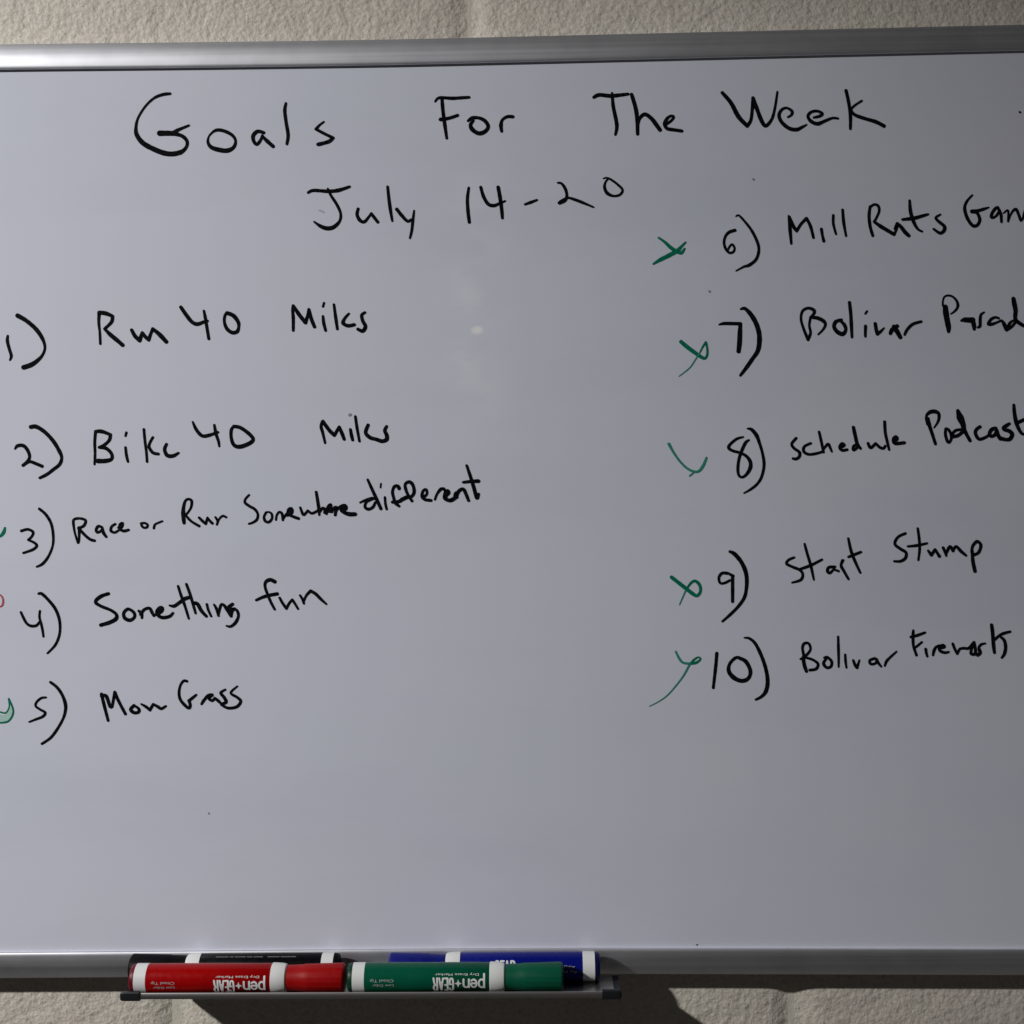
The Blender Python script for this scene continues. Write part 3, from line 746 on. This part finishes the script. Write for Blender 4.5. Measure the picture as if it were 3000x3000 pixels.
def make_marker(name, label, col, plug_col, axis, px0, d, flip, el0, glyph_scale=1.0, fine_print=False):
    """px0: world x of the end plug's outer face (flip False: cap to +x) ; el0: elevation in degrees of the print baseline"""
    root = empty(name, (px0, -d, FLOOR), label, 'marker', 'dry erase markers lying in the tray')
    body = plastic(name + '_plastic', col)
    capm = plastic(name + '_cap_plastic', col, 0.42)
    plug = plastic(name + '_plug', plug_col, 0.4)
    s = -1 if flip else 1
    r = MR

    def place(vs):
        out = []
        for v in vs:
            # half turn about the vertical-depth axis keeps the print facing the viewer, upside-down swap
            q = Vector((s * v.x, v.y, v.z))
            out.append(q + Vector((0, 0, MR)))
        return out

    def part(nm, prof, m, parent=root, **kw):
        vs, fs = lathe(prof, **kw)
        return obj(nm, place(vs), fs, m, parent, True)

    u = lambda mm: mm * 0.001
    part('end_plug', [(u(0), r - .0016), (u(0.4), r - .0008), (u(1.2), r - .0004), (u(3.2), r - .0003)], plug)
    part('band', [(u(3.2), r - .0003), (u(3.3), r), (u(10.7), r), (u(10.8), r - .0001)], M_WHITE)
    brl = part('barrel', [(u(10.8), r - .0003), (u(11.0), r - .00005), (u(40), r - .0001), (u(87.4), r - .0002), (u(87.8), r - .0005)], body)
    part('collar', [(u(87.8), r - .0005), (u(88.1), r + .0001), (u(90.5), r + .00005), (u(94.5), r - .0002), (u(96.6), r - .0007), (u(97.4), r - .0018), (u(97.5), r - .0034)], M_WHITE)
    part('cap', [(u(97.5), r - .0034), (u(97.7), r - .0014), (u(101), r - .0013), (u(107), r - .0011), (u(108.2), r - .0008), (u(112), r - .0006),
                 (u(131.5), r - .0001), (u(132.4), r - .0004), (u(133.2), r - .0014)], capm, seg=72, flutes=18, fl_from=u(108.5), fl_amp=.00018)

    # print: baseline angle el0, text rotated half a turn when the cap points right
    def wrap(pts2):
        out = []
        for (a, v_) in pts2:
            ang = math.radians(el0) + (v_ * 0.001 / r) * (1 if flip else -1)
            rr = r + 0.00009
            x = a * 0.001
            out.append(Vector((x, -rr * math.cos(ang), rr * math.sin(ang) + MR)))
        return out

    # local x of the name's start: the 'p' sits next to the collar (at about 85 mm), reading towards the plug
    def place2(pts2, u_start):
        o2 = []
        for (a, v_) in pts2:
            x = u_start - a               # distance from the plug end
            o2.append((s * x, v_))
        return o2

    vs, fs = [], []
    sets = []

    def add(pts2, faces, u_start):
        o0 = len(vs)
        vs.extend(wrap(place2(pts2, u_start)))
        fs.extend(tuple(o0 + j for j in f) for f in faces)

    if fine_print:
        for (tx, ust, w_, h_, v0) in (('aaaaaaa aa aaaaaa aaa aaaaa', 78, 30, 0.8, 0.0), ('aaaaaaa aaaaaaaaa', 45, 18, 0.8, 0.0)):
            p, f = small_text(tx, w_, h_)
            add([(a, v0 + c) for a, c in p], f, ust)
    else:
        def strokes(lst, u_start, v0, sx=1.0, sy=1.0):
            for tx, w_ in lst:
                for st in parse(tx, w_):
                    v, f = ribbon([(a, c, e) for a, c, e in st], 0.5)
                    add([(a * sx, v0 + c * sy) for a, c, _ in v], f, u_start)
        strokes(PEN, 84.6, 0.0)
        add([(a, c) for a, c in ((15.9, 5.4), (16.55, 3.55), (18.2, 2.9), (16.55, 2.25), (15.9, 0.4), (15.25, 2.25), (13.6, 2.9), (15.25, 3.55))],
            [(0, 1, 2, 3, 4, 5, 6, 7)], 84.6)
        strokes(GEAR, 84.6 - 18.8, -0.6, 1.0, 0.9)
        p, f = small_text('Dry Erase Marker', 27.0, 1.35)
        add([(a + 3.2, -3.0 + c) for a, c in p], f, 84.6)
        sets.append(('printed_name', list(vs), list(fs)))
        vs.clear()
        fs.clear()
        p, f = small_text('Low Odor', 13.2, 1.7)
        add([(a, 3.3 + c) for a, c in p], f, 29.0)
        p, f = small_text('Chisel Tip', 14.5, 1.7)
        add([(a, 0.4 + c) for a, c in p], f, 29.0)
    sets.append(('printed_note', vs, fs))
    for nm, v_, f_ in sets:
        obj(nm, v_, f_, M_FAINT if fine_print else (M_NOTE if nm == 'printed_note' else M_PRINT), brl, True)
    return root


AX = None
make_marker('dry_erase_marker', 'red dry erase marker with white bands lying in front of the black marker',
            (0.36, 0.0008, 0.0015), (0.13, 0.003, 0.012), AX, WX(387, D1, 2865), D1, False, 8)
make_marker('dry_erase_marker', 'green dry erase marker with white bands lying in front of the blue marker',
            (0.0008, 0.095, 0.050), (0.003, 0.04, 0.02), AX, WX(1021, D1, 2863), D1, False, 14)
make_marker('dry_erase_marker', 'black dry erase marker with white bands lying behind the red marker',
            (0.0025, 0.0025, 0.0035), (0.0025, 0.0025, 0.0035), AX, WX(995, D2, 2830), D2, True, 62, fine_print=True)
make_marker('dry_erase_marker', 'blue dry erase marker with white bands lying behind the green marker',
            (0.002, 0.006, 0.18), (0.003, 0.006, 0.07), AX, WX(1757, D2, 2833), D2, True, -9)
